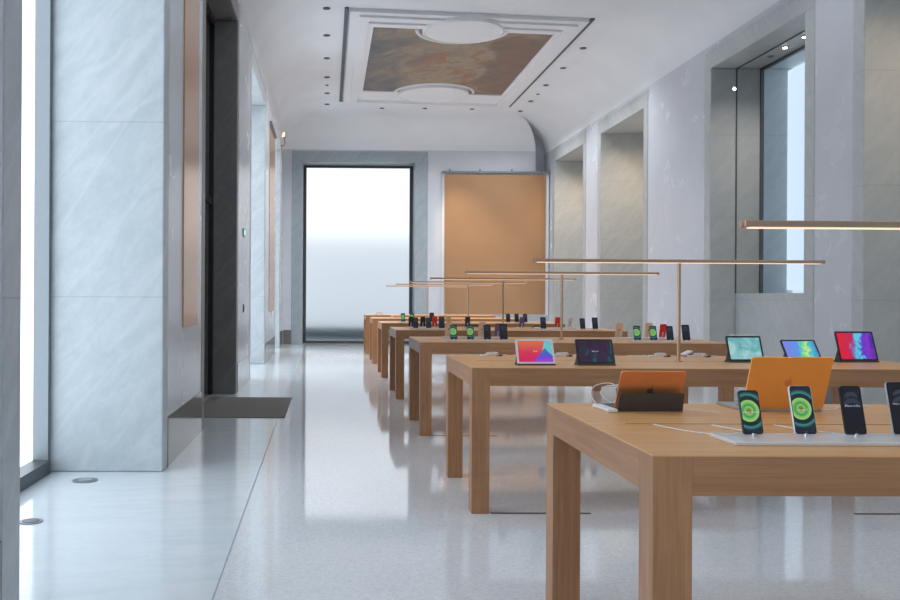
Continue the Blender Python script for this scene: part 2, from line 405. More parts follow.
# rear wall behind the photographer; its unseen window is added for fill light
bm = new(); box(bm, XLO, .6, Y0-.4, Y0, 0, ZS+.01); box(bm, 4.4, XRO, Y0-.4, Y0, 0, ZS+.01); box(bm, .6, 4.4, Y0-.4, Y0, 5.1, ZS+.01)
struct('wall_rear', bm, M['plaster'])
bm = new(); box(bm, .6, .7, Y0-.3, Y0-.2, 0, 5.1); box(bm, 4.3, 4.4, Y0-.3, Y0-.2, 0, 5.1); box(bm, .7, 4.3, Y0-.3, Y0-.2, 5.0, 5.1); box(bm, .7, 4.3, Y0-.3, Y0-.2, 0, .1)
w = struct('window_%d' % wn, bm, M['dark_metal']); wn += 1
bm = new(); box(bm, .69, 4.31, Y0-.27, Y0-.23, .09, 5.01); obj('pane', bm, M['daylight_rear'], w)
# right-hand window in the second niche: parapet, frame, clear glass, outer frosted light
a, b = RO[1]
bm = new(); box(bm, 6.66, XRO-.02, a, b, 0, 1.44); struct('wall_parapet', bm, M['marble_grey'], bevel=.01)
bm = new(); box(bm, 7.05, 7.10, b-.045, b, 1.44, 5.12); box(bm, 7.05, 7.10, a, a+.045, 1.44, 5.12); box(bm, 7.05, 7.10, a+.045, b-.045, 5.075, 5.12)
box(bm, 6.655, 6.67, b-.02, b, 1.44, 5.12); box(bm, 6.655, 6.67, a, b-.02, 5.10, 5.12)
w = struct('window_%d' % wn, bm, M['dark_metal']); wn += 1
bm = new(); box(bm, 7.07, 7.08, a+.04, b-.04, 1.44, 5.08); obj('pane', bm, M['glass'], w)
bm = new(); box(bm, 7.50, 7.53, a+.3, b-.02, 1.5, 5.08); obj('outer_pane', bm, M['daylight_soft'], w)
bm = new(); box(bm, 6.27, 6.31, a+.0, a+.04, 1.6, 4.75); obj('side_rail', bm, M['dark_metal'], w)
# polished stone skirting and spring-line moulding
bl = 0
bm = new(); y = Y0
for a, b in LO: box(bm, XL-.01, XL+.008, y, a-FW, 0, .40, 0); y = b+FW
box(bm, XL-.01, XL+.008, y, YE, 0, .40); struct('baseboard_left', bm, M['base_stone'])
bm = new(); y = Y0
for a, b in RO: box(bm, XR-.008, XR+.01, y, a-FR, 0, .40); y = b+FR
box(bm, XR-.008, XR+.01, y, YE, 0, .40); struct('baseboard_right', bm, M['base_stone'])
bm = new(); box(bm, -1.245, -1.03, YE-.008, YE+.01, 0, .40); box(bm, 2.81, XR, YE-.008, YE+.01, 0, .40); struct('baseboard_end', bm, M['base_stone'])
bm = new(); box(bm, XL-.01, XL+.006, Y0, YE, ZS-.006, ZS+.006); box(bm, XR-.006, XR+.01, Y0, YE, ZS-.006, ZS+.006); box(bm, XL, 5.86, YE-.006, YE+.01, ZS-.006, ZS+.006)
struct('trim_spring_line', bm, M['white'])
# outside the end window: pavement and the building across the street
bm = new(); box(bm, -25, 30, 26.6, 60, -.3, -.02); struct('street_ground', bm, plain('pale_paving', (.55, .60, .62), .8))
bm = new(); box(bm, -4, 8, 28.4, 28.9, -.02, .36); tag(obj('street_planter', bm, plain('dark_teal_planter', (.06, .11, .13), .7)), 'dark blurred low planter outside, at the foot of the end window', 'planter')
bm = new(); box(bm, -18, 24, 36, 37, 0, 3.68)
tag(obj('shopfront_base', bm, plain('blue_grey_shopfront', (.90, .93, .95), .7)), 'blurred blue-grey street front low behind the frosted end window', 'building')

# ================================================================== CEILING PAINTING AND LIGHTS
def sk(x, y): return (x, y + .11*(x-2.45))
def ring(bm, r0, r1, z0, z1):
    """mitred frame between two skewed rectangles (x0,x1,y0,y1)"""
    def cs(r): return [sk(r[0], r[2]), sk(r[1], r[2]), sk(r[1], r[3]), sk(r[0], r[3])]
    A, B = cs(r0), cs(r1)
    v = {}
    for k in range(4):
        for nm, P in (('a', A), ('b', B)):
            for z in (z0, z1): v[nm, k, z] = bm.verts.new((*P[k], z))
    for k in range(4):
        j = (k+1) % 4
        bm.faces.new((v['a', k, z0], v['a', j, z0], v['b', j, z0], v['b', k, z0]))
        bm.faces.new((v['a', k, z1], v['b', k, z1], v['b', j, z1], v['a', j, z1]))
        bm.faces.new((v['a', k, z0], v['a', k, z1], v['a', j, z1], v['a', j, z0]))
        bm.faces.new((v['b', k, z0], v['b', j, z0], v['b', j, z1], v['b', k, z1]))
cp = thing('ceiling_painting', 'large ceiling fresco in a white moulded frame with two round medallions', 'painting', (0, 0, 0))
bm = new(); ring(bm, (.36, 4.60, 15.62, 22.95), (.60, 4.36, 15.86, 22.70), ZC-.07, ZC+.02); ring(bm, (.52, 4.44, 15.78, 22.78), (.70, 4.26, 15.98, 22.58), ZC-.11, ZC+.02)
ring(bm, (.66, 4.30, 16.2, 22.05), (.80, 4.16, 16.40, 21.48), ZC-.085, ZC+.02); ring(bm, (.58, 4.38, 16.02, 22.3), (.68, 4.28, 16.3, 22.0), ZC-.05, ZC+.02)
obj('moulding', bm, M['white'], cp)
bm = new(); q = [sk(.62, 15.9), sk(4.34, 15.9), sk(4.34, 22.7), sk(.62, 22.7)]; flat(bm, q, ZC-.04, ZC+.02); obj('backing', bm, M['white'], cp)
t = NT('fresco'); o_ = t.pos(); v = t.xyz(*o_)
n1 = t.noise(v, .55, 7, .62, 1.6); n2 = t.noise(t.xyz(o_[1], o_[0], 4.0), 1.5, 6, .65, .8)
bx = t.math('ADD', t.math('MULTIPLY', t.math('SUBTRACT', o_[0], .8), .13), t.math('MULTIPLY', n1, .9))
sky = t.ramp(bx, [(.35, (.12, .125, .145)), (.48, (.17, .165, .165)), (.60, (.36, .30, .22)), (.70, (.40, .33, .24)), (.80, (.22, .165, .13)), (.92, (.20, .14, .12))])
fig = t.ramp(n2, [(.35, (.10, .10, .11)), (.5, (.26, .19, .14)), (.6, (.28, .15, .10)), (.68, (.26, .20, .15))])
cx = t.math('DIVIDE', t.math('SUBTRACT', o_[0], 2.7), 1.3); cy = t.math('DIVIDE', t.math('SUBTRACT', o_[1], 19), 2.6)
rr = t.math('ADD', t.math('MULTIPLY', cx, cx), t.math('MULTIPLY', cy, cy))
k = t.math('MULTIPLY', t.math('SUBTRACT', 1.1, rr, clamp=True), t.math('GREATER_THAN', n2, .54))
t.set(t.mix(t.math('MULTIPLY', k, .8), t.mix(.3, sky, fig), t.mix(.5, fig, (.34, .15, .09))), .6); M['fresco'] = t.m
bm = new(); q = [sk(.79, 16.38), sk(4.17, 16.38), sk(4.17, 21.5), sk(.79, 21.5)]; flat(bm, q, ZC-.06, ZC+.01); obj('painted_panel', bm, M['fresco'], cp)
for (mx, my, mr) in ((2.44, 16.35, .74), (2.50, 21.48, .84)):
    bm = new(); rod(bm, (mx, my, ZC-.12), (mx, my, ZC), mr, 56); obj('medallion', bm, M['white'], cp, smooth=False)
    bm = new(); n = 64; P = [(mx+(mr-.03)*math.cos(2*math.pi*k/n), my+(mr-.03)*math.sin(2*math.pi*k/n), ZC-.122) for k in range(n+1)]; tube(bm, P, .018, 6)
    sg = 1 if my < 18 else -1; P = [(mx+(mr+.10)*math.cos(a_), my+sg*(mr+.10)*math.sin(a_), ZC-.066) for a_ in [math.pi*(.02+.96*k/40) for k in range(41)]]; tube(bm, P, .035, 6)
    o2 = obj('medallion_rim', bm, M['white'], cp, smooth=True)
for (x, nm) in ((.30, 'left'), (4.66, 'right')):  # dark strips stand in for the shaded grooves around the painting
    bm = new(); (xa, ya), (xb, yb) = sk(x, 15.6), sk(x, 22.95)
    flat(bm, [(xa-.035, ya), (xa+.035, ya), (xb+.035, yb), (xb-.035, yb)], ZC-.03, ZC+.01)
    tag(obj('ceiling_light_track', bm, plain('grey_track', (.10, .115, .13), .6)), 'long grey track along the %s edge of the ceiling painting' % nm, 'light track')
bm = new(); (xa, ya), (xb, yb) = sk(.34, 23.0), sk(4.6, 23.0); flat(bm, [(xa, ya), (xb, yb), (xb, yb+.04), (xa, ya+.04)], ZC-.015, ZC+.01)
tag(obj('ceiling_light_track', bm, plain('pale_track', (.3, .32, .35), .6)), 'thin grey line closing the far edge of the ceiling painting', 'light track')
def downlight(x, y, r, label, power=SPOT_W, z=ZC, colr=(.95, .97, 1), size=2.3, ring_m='black'):
    o = thing('recessed_ceiling_light', label, 'ceiling light', (x, y, z), 0)
    bm = new(); rod(bm, (0, 0, -.012), (0, 0, .03), r, 20); obj('housing', bm, M[ring_m], o)
    bm = new(); rod(bm, (0, 0, -.016), (0, 0, -.011), r*.55, 16); obj('lens', bm, M['dark_metal'], o)
    if power:
        l = bpy.data.lights.new('downlight_lamp', 'SPOT'); l.energy = power; l.color = colr; l.spot_size = size; l.spot_blend = .8; l.shadow_soft_size = .04
        lo = bpy.data.objects.new('downlight_lamp', l); C.objects.link(lo); lo.parent = o; lo.location = (0, 0, -.03)
    return o
ORD = ['nearest', 'second', 'third', 'fourth', 'fifth', 'sixth', 'seventh']
for i, y in enumerate((15.44, 17.04, 18.68, 20.3, 21.06, 21.89, 23.15)):
    downlight(-.045, y, .04 if i == 4 else .065, '%s dark ceiling spotlight in the row left of the painting' % (ORD[i] if i < 1 else ORD[i] + ' from the front'), 0 if i == 4 else SPOT_W)
for i, (x, y) in enumerate(((5.03, 17.75), (5.04, 19.3), (5.05, 20.87), (5.08, 21.8), (5.09, 22.59), (5.08, 23.8))):
    downlight(x, y, .04 if i == 3 else .065, '%s dark ceiling spotlight in the row right of the painting' % (ORD[i] if i < 1 else ORD[i] + ' from the front'), 0 if i == 3 else SPOT_W)
for x, y, w_ in ((1.395, 23.58, 'left'), (2.52, 23.55, 'middle'), (3.766, 23.6, 'right')):
    dl = downlight(x, y, .06, '%s dark spotlight of the three behind the painting' % w_)
    if w_ == 'middle':                     # this one is turned towards the bronze panel
        lo = [c for c in dl.children if c.type == 'LIGHT'][0]
        lo.rotation_euler = (Vector((4.05, 25.2, 2.9)) - Vector((x, y, ZC))).to_track_quat('-Z', 'Y').to_euler()
        lo.data.energy = 480; lo.data.color = (1, .85, .62); lo.data.spot_size = .62; lo.data.spot_blend = 1

for y in (2.0, 5.0, 8.0, 11.0):  # rows out of view, added to brighten tabletops and floor
    for x, nm in ((-.04, 'left'), (5.05, 'right')):
        downlight(x, y, .08, 'dark ceiling spotlight of the near %s row, ahead of the painting' % nm, SPOT_W*.35)['group'] = 'near ceiling spotlights ' + nm

# ================================================================== WALL PANELS AND FIXTURES
def banner(name, label, y0, y1, z0, z1):
    o = thing(name, label, 'wall panel', (XL, (y0+y1)/2, z0))
    h = (y1-y0)/2
    bm = new(); box(bm, .0, .012, -h, h, 0, z1-z0); obj('panel', bm, M['bronze'], o)
    bm = new(); box(bm, 0, .06, -h-.05, h+.05, z1-z0, z1-z0+.05)
    for s in (-h*.7, h*.7): rod(bm, (.03, s, z1-z0+.05), (.03, s, z1-z0+.10), .015)
    obj('hanging_rail', bm, M['grey_metal'], o); return o
banner('bronze_wall_panel', 'narrow bronze wall panel between the near left window and the dark entrance', 7.85, 8.72, 1.08, 5.0)
banner('bronze_wall_panel', 'far bronze panel on the left wall near the end window', 19.3, 21.1, 1.02, 5.05)
o = thing('bronze_wall_panel', 'large square bronze panel hung on the end wall', 'wall panel', (4.72, YE, .85))
bm = new(); box(bm, -1.50, 1.50, -.10, -.009, 0, 4.0); obj('backing_case', bm, M['white'], o)
bm = new(); box(bm, -1.45, 1.40, -.15, -.10, .03, 3.95); obj('panel', bm, M['bronze'], o)
bm = new(); box(bm, -1.52, 1.52, -.19, -.009, 4.0, 4.045)
for s in (-1.3, -.45, .45, 1.3): rod(bm, (s, -.1, 4.04), (s, -.1, 4.11), .025)
obj('hanging_rail', bm, M['grey_metal'], o)
o = thing('wall_sconce', 'small brass wall fixture high in the far left corner', 'wall light', (XL, 24.15, 5.36))
bm = new(); rod(bm, (0, 0, .0), (.03, 0, .0), .05); obj('wall_plate', bm, M['brass'], o)
bm = new(); tube(bm, [(.02, 0, 0), (.07, -.02, .03), (.10, -.03, .10), (.09, -.03, .2), (.05, -.01, .28)], .018); obj('arm', bm, M['brass'], o, smooth=True)
bm = new(); rod(bm, (.05, -.01, .26), (.05, -.01, .38), .03, r2=.05); obj('shade', bm, emissive('sconce_glow', (1, .7, .35), .8), o)
# green exit sign
o = thing('exit_sign', 'small green exit sign on the wall beyond the dark entrance', 'sign', (XL, 13.48, 2.24))
bm = new(); box(bm, 0, .02, -.09, .09, 0, .12); obj('sign_case', bm, plain('pale_sign_case', (.45, .6, .55), .5), o)
bm = new(); box(bm, .02, .023, -.06, .06, .025, .095); obj('sign_face', bm, M['green_led'], o)
o = thing('wall_switch', 'small dark switch plate low under the green exit sign', 'switch', (XL, 13.5, 1.11))
bm = new(); box(bm, 0, .012, -.04, .04, 0, .12, .003); obj('plate', bm, M['dark_metal'], o)
bm = new(); box(bm, .012, .02, -.015, .015, .04, .08); obj('rocker', bm, M['grey_metal'], o)
# niche lights
for i, (a, b) in enumerate(RO):
    nm = ['nearest right', 'windowed right', 'third right', 'farthest right'][i]
    if i == 1:
        for j, (x, y, s_) in enumerate(((6.81, 13.35, 'middle'), (6.81, 12.8, 'nearer'), (6.85, 13.87, 'farther'))):
            o = downlight(x, y, .05, '%s small spotlight in the top of the windowed niche' % s_, 40 if j != 2 else 0, 5.12, (1, .90, .80), 2.6, 'grey_metal')
            if j != 2:
                bm = new(); rod(bm, (0, 0, -.020), (0, 0, -.015), .03, 14); obj('bulb', bm, M['bulb'], o)
    else:
        o = downlight(6.95, (a+b)/2, .06, 'warm spotlight in the top of the %s niche' % nm, 85 if i > 1 else 55, 5.12, (1, .74, .50), 2.9, 'grey_metal')
o = thing('niche_sensor', 'tiny glowing fitting on the reveal of the windowed niche', 'sensor', (6.62, RO[1][1], 4.78))
bm = new(); rod(bm, (0, 0, 0), (0, -.02, 0), .035); obj('case', bm, M['white_plastic'], o)
bm = new(); rod(bm, (0, -.02, 0), (0, -.024, 0), .022); obj('bulb', bm, M['bulb'], o)
# floor uplights and mat
for y, w_ in ((6.60, 'beside the tall marble pier'), (5.40, 'nearer the camera, by the left window')):
    o = thing('floor_uplight', 'round steel light set in the marble floor, %s' % w_, 'floor light', (-1.765, y, 0))
    bm = new(); rod(bm, (0, 0, 0), (0, 0, .006), .09 if y > 6 else .07, 32); obj('trim_ring', bm, M['grey_metal'], o)
    bm = new(); rod(bm, (0, 0, .006), (0, 0, .009), .05, 24); obj('lens', bm, M['silver'] if y > 6 else M['dark_metal'], o)
bm = new(); box(bm, -1.56, -.47, 10.02, 12.0, 0, .008); tag(obj('entrance_mat', bm, M['mat']), 'flat grey mat on the floor before the dark entrance', 'mat')

# ================================================================== TABLES
T, L, D0, SP, TW, TX0, TX1 = .915, .1125, 2.48, 3.14, 1.23, .906, 3.986
def fy(k): return D0 + SP*k
def make_table(label):
    t = thing('oak_display_table', label, 'table', ((TX0+TX1)/2, D0+TW/2, 0), 0, 'long oak display tables in a row')
    hx, hy = (TX1-TX0)/2, TW/2; zt = T-.004; ib = L
    bm = new()
    box(bm, -hx, hx, -hy, hy, zt, T); obj('tabletop', bm, M['oak_top'], t)
    for sx in (-1, 1):
        for sy in (-1, 1):
            bm = new(); xs = sorted((sx*hx, sx*(hx-L))); ys = sorted((sy*hy, sy*(hy-L))); box(bm, *xs, *ys, 0, zt, .0015); obj('leg', bm, M['oak_z'], t)
    for sy in (-1, 1):
        bm = new(); ys = sorted((sy*hy, sy*(hy-L))); box(bm, -hx+L, hx-L, *ys, T-.115, zt, .001); obj('apron', bm, M['oak_x'], t)
    for sx in (-1, 1):
        bm = new(); xs = sorted((sx*hx, sx*(hx-L))); box(bm, *xs, -hy+L, hy-L, T-.115, zt, .001); obj('apron', bm, M['oak_y'], t)
    bm = new(); box(bm, -hx+.13, hx-.13, .008, .014, T-.002, T+.0006); obj('cable_slot', bm, M['groove'], t)
    return t
TL_ = ['nearest long oak table, with phones on a white tray and an orange laptop',
       'second oak table from the front, carrying five tablets on stands',
       'third oak table from the front, with green-screened and gold phones',
       'fourth oak table from the front, with dark, red and white phones',
       'fifth oak table from the front, small dark phones along it',
       'sixth oak table from the front, second farthest of the row',
       'farthest oak table, closest to the bright end window']
tables = [make_table(TL_[0])]
cx0 = (TX0+TX1)/2
for k in range(1, 7): tables.append(dup(tables[0], (cx0, fy(k)+TW/2, 0), 0, TL_[k]))
def make_lamp(label):
    t = thing('table_bar_lamp', label, 'lamp', (cx0, D0+TW/2, T), 0, 'bronze bar lamps above the tables')
    bm = new(); rod(bm, (0, 0, 0), (0, 0, .006), .03, 24); obj('base', bm, M['brass'], t)
    bm = new(); rod(bm, (0, 0, .006), (0, 0, .688), .0125, 16); obj('post', bm, M['brass'], t, smooth=False)
    bm = new(); box(bm, -1.012, 1.012, -.022, .022, .688, .711, .004); obj('light_bar', bm, M['brass'], t)
    bm = new(); box(bm, -.99, .99, -.016, .016, .684, .6885); obj('led_strip', bm, M['led'], t)
    for s in (-1, 1):
        bm = new(); rod(bm, (s*1.008, 0, .700), (s*1.020, 0, .700), .015, 16); obj('end_cap', bm, M['brass'], t)
    return t
LL = ['bronze bar lamp cut by the right edge, over the nearest table', 'bronze bar lamp over the second table with the tablets', 'bronze bar lamp over the third table',
      'bronze bar lamp over the fourth table', 'bronze bar lamp over the fifth table', 'bronze bar lamp over the sixth table', 'farthest bronze bar lamp, over the table by the end window']
lamp0 = make_lamp(LL[0])
for k in range(1, 7): dup(lamp0, (cx0, fy(k)+TW/2, T), 0, LL[k])
for k in range(7):
    for (x0, x1, w_) in ((1.03, 1.66, 'left'), (3.33, 3.86, 'right')):
        bm = new(); box(bm, x0, x1, fy(k)+.0, fy(k)+.028, 0, .002)
        nm = ['nearest', 'second', 'third', 'fourth', 'fifth', 'sixth', 'farthest'][k]
        if k in (1, 2): tag(obj('floor_outlet_slot', bm, M['groove']), 'thin dark slot in the floor under the %s front of the %s table' % (w_, nm), 'floor slot')
        else: bm.free()

# ================================================================== DEVICES
def phone(kind, label, loc, rz=0, w=.0715, h=.1467, lean=15, back='black', group=None, cat='phone'):
    """kind: screen material; stands leaning back on a small post"""
    t = thing('display_phone', label, cat, loc, rz, group)
    R = Matrix.Rotation(-math.radians(lean), 4, 'X')
    z0 = .006
    bm = new(); prism(bm, rrect(w, h, .010, 5, 0, 0), -.0037, .0037); b = obj('body', bm, M[back], t); BM_ = Matrix.Translation((0, 0, z0)) @ R @ Matrix.Translation((0, 0, h/2)); place(b, BM_)
    bm = new(); prism(bm, rrect(w-.002, h-.002, .009, 5), -.0039, -.0030); c = obj('bezel', bm, M['black'], t); place(c, BM_)
    bm = new(); prism(bm, rrect(w-.006, h-.006, .008, 5), -.0042, -.0036); s = obj('screen', bm, SM[kind], t); place(s, BM_)
    bm = new(); prism(bm, rrect(.028, .030, .006, 4, w/2-.02, h/2-.021), .0036, .0052); c = obj('camera_bump', bm, M['navy_phone'] if back in ('black', 'navy_phone') else M[back], t); place(c, BM_)
    if back != 'black':
        c = obj('logo', logo_bm(.017, .0036, .0041), M['charcoal'] if back != 'red_phone' else M['red_phone'], t); place(c, BM_)
    bm = new(); rod(bm, (0, 0, -.0), (0, 0, z0+.004), .006, 12); rod(bm, (0, .004, .012), (0, .030, .06), .007, 12); obj('stand', bm, M['silver'], t)
    return t
def tray(label, x0, x1, y0, y1, xs):
    t = thing('display_tray', label, 'tray', ((x0+x1)/2, (y0+y1)/2, T), 0)
    hx, hy = (x1-x0)/2, (y1-y0)/2
    bm = new(); box(bm, -hx, hx, -hy, hy, .0, .012, .003); obj('tray_plate', bm, M['tray'], t)
    return t
def cable(label, pts, r=.0022, cat='cable', plug=None):
    def cr(P, n=6):
        P = [Vector(p) for p in P]; P = [P[0]]+P+[P[-1]]; out = []
        for i in range(1, len(P)-2):
            for k in range(n):
                u = k/n; a, b, c, d = P[i-1:i+3]
                out.append(.5*((2*b)+(c-a)*u+(2*a-5*b+4*c-d)*u*u+(3*b-a-3*c+d)*u**3))
        return out+[P[-2]]
    bm = new(); tube(bm, cr(pts), r, 6); o = obj('charging_cable', bm, M['white_plastic'], smooth=True); tag(o, label, cat)
    return o
tables[0].location.x += .010; tables[0].location.y += .035
# ---- nearest table
tray('white acrylic tray under the four phones on the nearest table', 1.222, 2.02, 2.675, 2.86, ())
TZ = T+.012
y1 = 2.785
p1 = phone('green', 'small phone with a green ring wallpaper, leftmost on the nearest tray', (1.328, y1, TZ), math.radians(6), .066, .138, 15, 'navy_phone')
p2 = phone('green', 'larger phone with a green ring wallpaper and pale edge, before the orange laptop', (1.493, y1, TZ), math.radians(4), .0715, .153, 15, 'white_phone')
p3 = phone('black', 'black-screened phone right of the orange laptop on the nearest tray', (1.651, y1, TZ), math.radians(2), .068, .153, 15, 'black')
p4 = phone('black', 'biggest black-screened phone, cut by the right edge of the picture', (1.806, y1, TZ), math.radians(2), .078, .167, 15, 'silver')
txt = emissive('screen_text_glow', (.6, .65, .7), .22)
for p_, s_, zz_ in ((p1, 'iPhone 12 mini', .0), (p2, 'iPhone 12', .0), (p3, 'iPhone 12 Pro', .013), (p4, 'iPhone 12 Pro Max', .013)):
    scr = [c for c in p_.children if c.name.startswith('screen')][0]
    q = text_mesh(s_, .0085 if len(s_) < 15 else .0068, txt, scr, (0, -.0043, zz_))
# laptop seen from behind
def lean_obj(o, piv, ang):
    global LM
    LM = Matrix.Translation(piv) @ Matrix.Rotation(ang, 4, 'X'); place(o, LM)
t = thing('laptop', 'open orange laptop seen from behind on the nearest table', 'laptop', (1.785, 3.505, T), math.radians(1))
bm = new(); box(bm, -.16, .16, 0, .225, 0, .012, .003); obj('base', bm, M['silver'], t)
bm = new(); box(bm, -.13, .13, .03, .11, .012, .0135); obj('keyboard', bm, M['black'], t)
bm = new(); prism(bm, rrect(.318, .218, .010, 5, 0, .109), -.004, .004); l = obj('lid', bm, M['copper'], t); lean_obj(l, (0, -.002, .012), math.radians(20))
bm = new(); box(bm, -.15, .15, .004, .0046, .01, .215); l2 = obj('screen', bm, SM['teal'], t); place(l2, LM)
l3 = obj('logo', logo_bm(.034, -.0048, -.0038), M['copper2'], t); place(l3, LM @ Matrix.Translation((0, 0, .112)))
# tablet with keyboard folio seen from behind
t = thing('tablet', 'copper-backed tablet on a charcoal folio stand, seen from behind on the nearest table', 'tablet', (1.255, 3.49, T), 0)
bm = new(); prism(bm, rrect(.252, .176, .011, 5, 0, .088), -.0035, .0035); l = obj('body', bm, M['copper2'], t); lean_obj(l, (0, .035, .006), math.radians(29))
bm = new(); box(bm, -.116, .116, .0035, .004, .012, .165); l2 = obj('screen', bm, SM['teal'], t); place(l2, LM)
l3 = obj('logo', logo_bm(.030, -.0042, -.0034), M['charcoal'], t); place(l3, LM @ Matrix.Translation((0, 0, .088)))
bm = new(); v = [(-.128, .004, .0), (.128, .004, .0), (.125, -.022, .073), (-.125, -.022, .073)]
vv = [bm.verts.new((x, y-.012, z)) for x, y, z in v] + [bm.verts.new((x, y-.007, z)) for x, y, z in v]
for f in ((0, 1, 2, 3), (7, 6, 5, 4), (0, 4, 5, 1), (1, 5, 6, 2), (2, 6, 7, 3), (3, 7, 4, 0)): bm.faces.new([vv[i] for i in f])
obj('folio_stand', bm, M['charcoal'], t)
bm = new(); box(bm, -.128, .128, .045, .21, 0, .006, .002); obj('folio_keyboard', bm, M['charcoal'], t)
# charging block and looped cable
t = thing('charging_block', 'white charging block beside the copper-backed tablet', 'charger', (1.094, 3.53, T), math.radians(3))
bm = new(); box(bm, -.020, .020, -.09, .09, 0, .014, .005); obj('case', bm, M['white_plastic'], t)
bm = new(); box(bm, -.006, .006, .09, .105, .004, .010); obj('plug', bm, M['silver'], t)
cable('white cable looping up in the air behind the white charging block', [(1.094, 3.645, T+.009), (1.08, 3.68, T+.05), (1.10, 3.66, T+.085), (1.15, 3.62, T+.095), (1.175, 3.60, T+.06), (1.15, 3.61, T+.02), (1.11, 3.63, T+.05), (1.125, 3.64, T+.08), (1.16, 3.6, T+.09), (1.19, 3.56, T+.10)], .0017)
cable('short white cable lying between the table slot and the left end of the nearest tray', [(1.33, 3.09, T+.004), (1.36, 3.0, T+.004), (1.40, 2.90, T+.004), (1.41, 2.85, T+.004)])
cable('white cable from the table slot running behind the leftmost phone', [(1.13, 3.10, T+.004), (1.17, 2.98, T+.004), (1.22, 2.90, T+.004), (1.26, 2.85, T+.004)])
cable('white cable from the table slot towards the black-screened phone', [(1.55, 3.10, T+.004), (1.58, 3.0, T+.004), (1.66, 2.9, T+.004), (1.70, 2.85, T+.004)])
cable('white cable curving out from under the right side of the orange laptop', [(1.955, 3.52, T+.004), (2.02, 3.55, T+.004), (2.08, 3.62, T+.004), (2.2, 3.62, T+.004)])
cable('thin dark-shadowed white cable right of the copper-backed tablet', [(1.42, 3.52, T+.003), (1.47, 3.50, T+.003), (1.50, 3.45, T+.003), (1.49, 3.40, T+.003)], .0014)
# ---- second table: tablets facing the camera
def tablet(kind, label, loc, rz, w, h, lean, bez='black', pencil=False, bw=.012):
    t = thing('tablet', label, 'tablet', loc, rz)
    bm = new(); prism(bm, rrect(w, h, .010, 5, 0, h/2), -.0035, .0035); b = obj('body', bm, M[bez], t); lean_obj(b, (0, 0, .010), -math.radians(lean))
    bm = new(); prism(bm, rrect(w-2*bw, h-2*bw, .004, 3, 0, 0), -.0042, -.0034); s = obj('screen', bm, SM[kind], t); place(s, LM @ Matrix.Translation((0, 0, h/2)))
    th = math.radians(lean); by = math.sin(th)*h*.38; bz = math.cos(th)*h*.38+.01
    bm = new(); prof = [(.010, .0), (.014, .0), (by+.016, bz), (by+.012, bz)]
    a = [bm.verts.new((-w*.49, y, z)) for y, z in ((.005, .008), (by+.006, bz), (by+.010, bz), (by+.045, .0), (by+.040, .0))]
    c = [bm.verts.new((w*.49, v.co.y, v.co.z)) for v in a]
    bm.faces.new(a); bm.faces.new(c[::-1])
    for k in range(5): bm.faces.new((a[k], c[k], c[(k+1) % 5], a[(k+1) % 5]))
    obj('folio_stand', bm, M['charcoal'], t)
    bm = new(); box(bm, -w*.5, w*.5, -.012, by+.05, 0, .010, .002); obj('folio_base', bm, M['charcoal'], t)
    if pencil:
        bm = new(); rod(bm, (-w*.38, 0, h+.005), (w*.30, 0, h+.005), .0045, 12); rod(bm, (w*.30, 0, h+.005), (w*.36, 0, h+.005), .0045, 12, .001); o = obj('stylus', bm, M['white_plastic'], t); place(o, LM)
    return t
ta = tablet('red_blue', 'white-bezelled tablet with a red and blue wallpaper on the second table', (1.358, 5.83, T), math.radians(3), .250, .170, 23, 'white_plastic')
tb = tablet('dark', 'tablet with a nearly black swirling wallpaper on the second table', (1.755, 5.84, T), math.radians(3), .250, .172, 24)
tc = tablet('teal', 'tablet with a pale teal screen and white stylus on its top edge', (2.895, 6.17, T), math.radians(3), .250, .180, 20, pencil=True)
td = tablet('spectrum', 'tablet with a blue, green and purple screen behind the orange laptop', (3.275, 6.12, T), math.radians(3), .250, .178, 36)
te = tablet('magenta', 'big tablet with a red, cyan and purple screen, rightmost on the second table', (3.72, 6.24, T), math.radians(4), .282, .215, 20)
for tt, s_, sz in ((ta, 'iPad', .016), (tb, 'iPad Air', .014), (tc, 'iPad Pro', .014), (td, 'iPad Pro', .012)):
    scr = [c for c in tt.children if c.name.startswith('screen')][0]
    text_mesh(s_, sz, txt, scr, (0, -.0044, .018 if tt in (tc,) else .0))
def coil(label, x, y, n=3):
    t = thing('earphone_coil', label, 'earphones', (x, y, T), 0, 'coiled white earphone leads')
    bm = new(); P = []
    for k in range(n*14+1):
        a = 2*math.pi*k/14; P.append((.045*math.cos(a)*(1+.15*math.sin(a*.37)), .022*math.sin(a), .004+.016*(1+math.sin(a*.5+1))*.6+.0006*k*.3))
    tube(bm, P, .0022, 6); obj('lead', bm, M['white_plastic'], t, smooth=True)
    bm = new(); box(bm, .03, .075, -.012, .012, 0, .014, .004); obj('holder', bm, M['dark_metal'], t)
    bm = new(); box(bm, -.095, -.04, -.012, .012, 0, .012, .004); obj('plug', bm, M['white_plastic'], t)
    return t
c0 = coil('coil of white lead left of the white tablet, at the back of the second table', 1.235, 6.72)
for x, s_ in ((1.76, 'between the white and the black-screened tablets'), (2.07, 'just right of the black-screened tablet'), (2.50, 'left of the lamp post'), (2.80, 'left of the pale teal tablet')):
    dup(c0, (x, 6.72, T), random.uniform(-.3, .3), 'white lead coil %s, back of the second table' % s_)
t = thing('small_white_case', 'slim white case leaning up at the back of the second table by the lamp post', 'case', (2.72, 6.78, T), math.radians(12))
bm = new(); prism(bm, rrect(.075, .012, .005, 3, 0, .0), -.03, .03); b = obj('case', bm, M['white_plastic'], t); place(b, Matrix.Translation((0, 0, .028)) @ Matrix.Rotation(math.radians(-22), 4, 'Y'))
bm = new(); box(bm, -.01, .03, -.02, .02, 0, .018, .003); obj('foot', bm, M['dark_metal'], t)
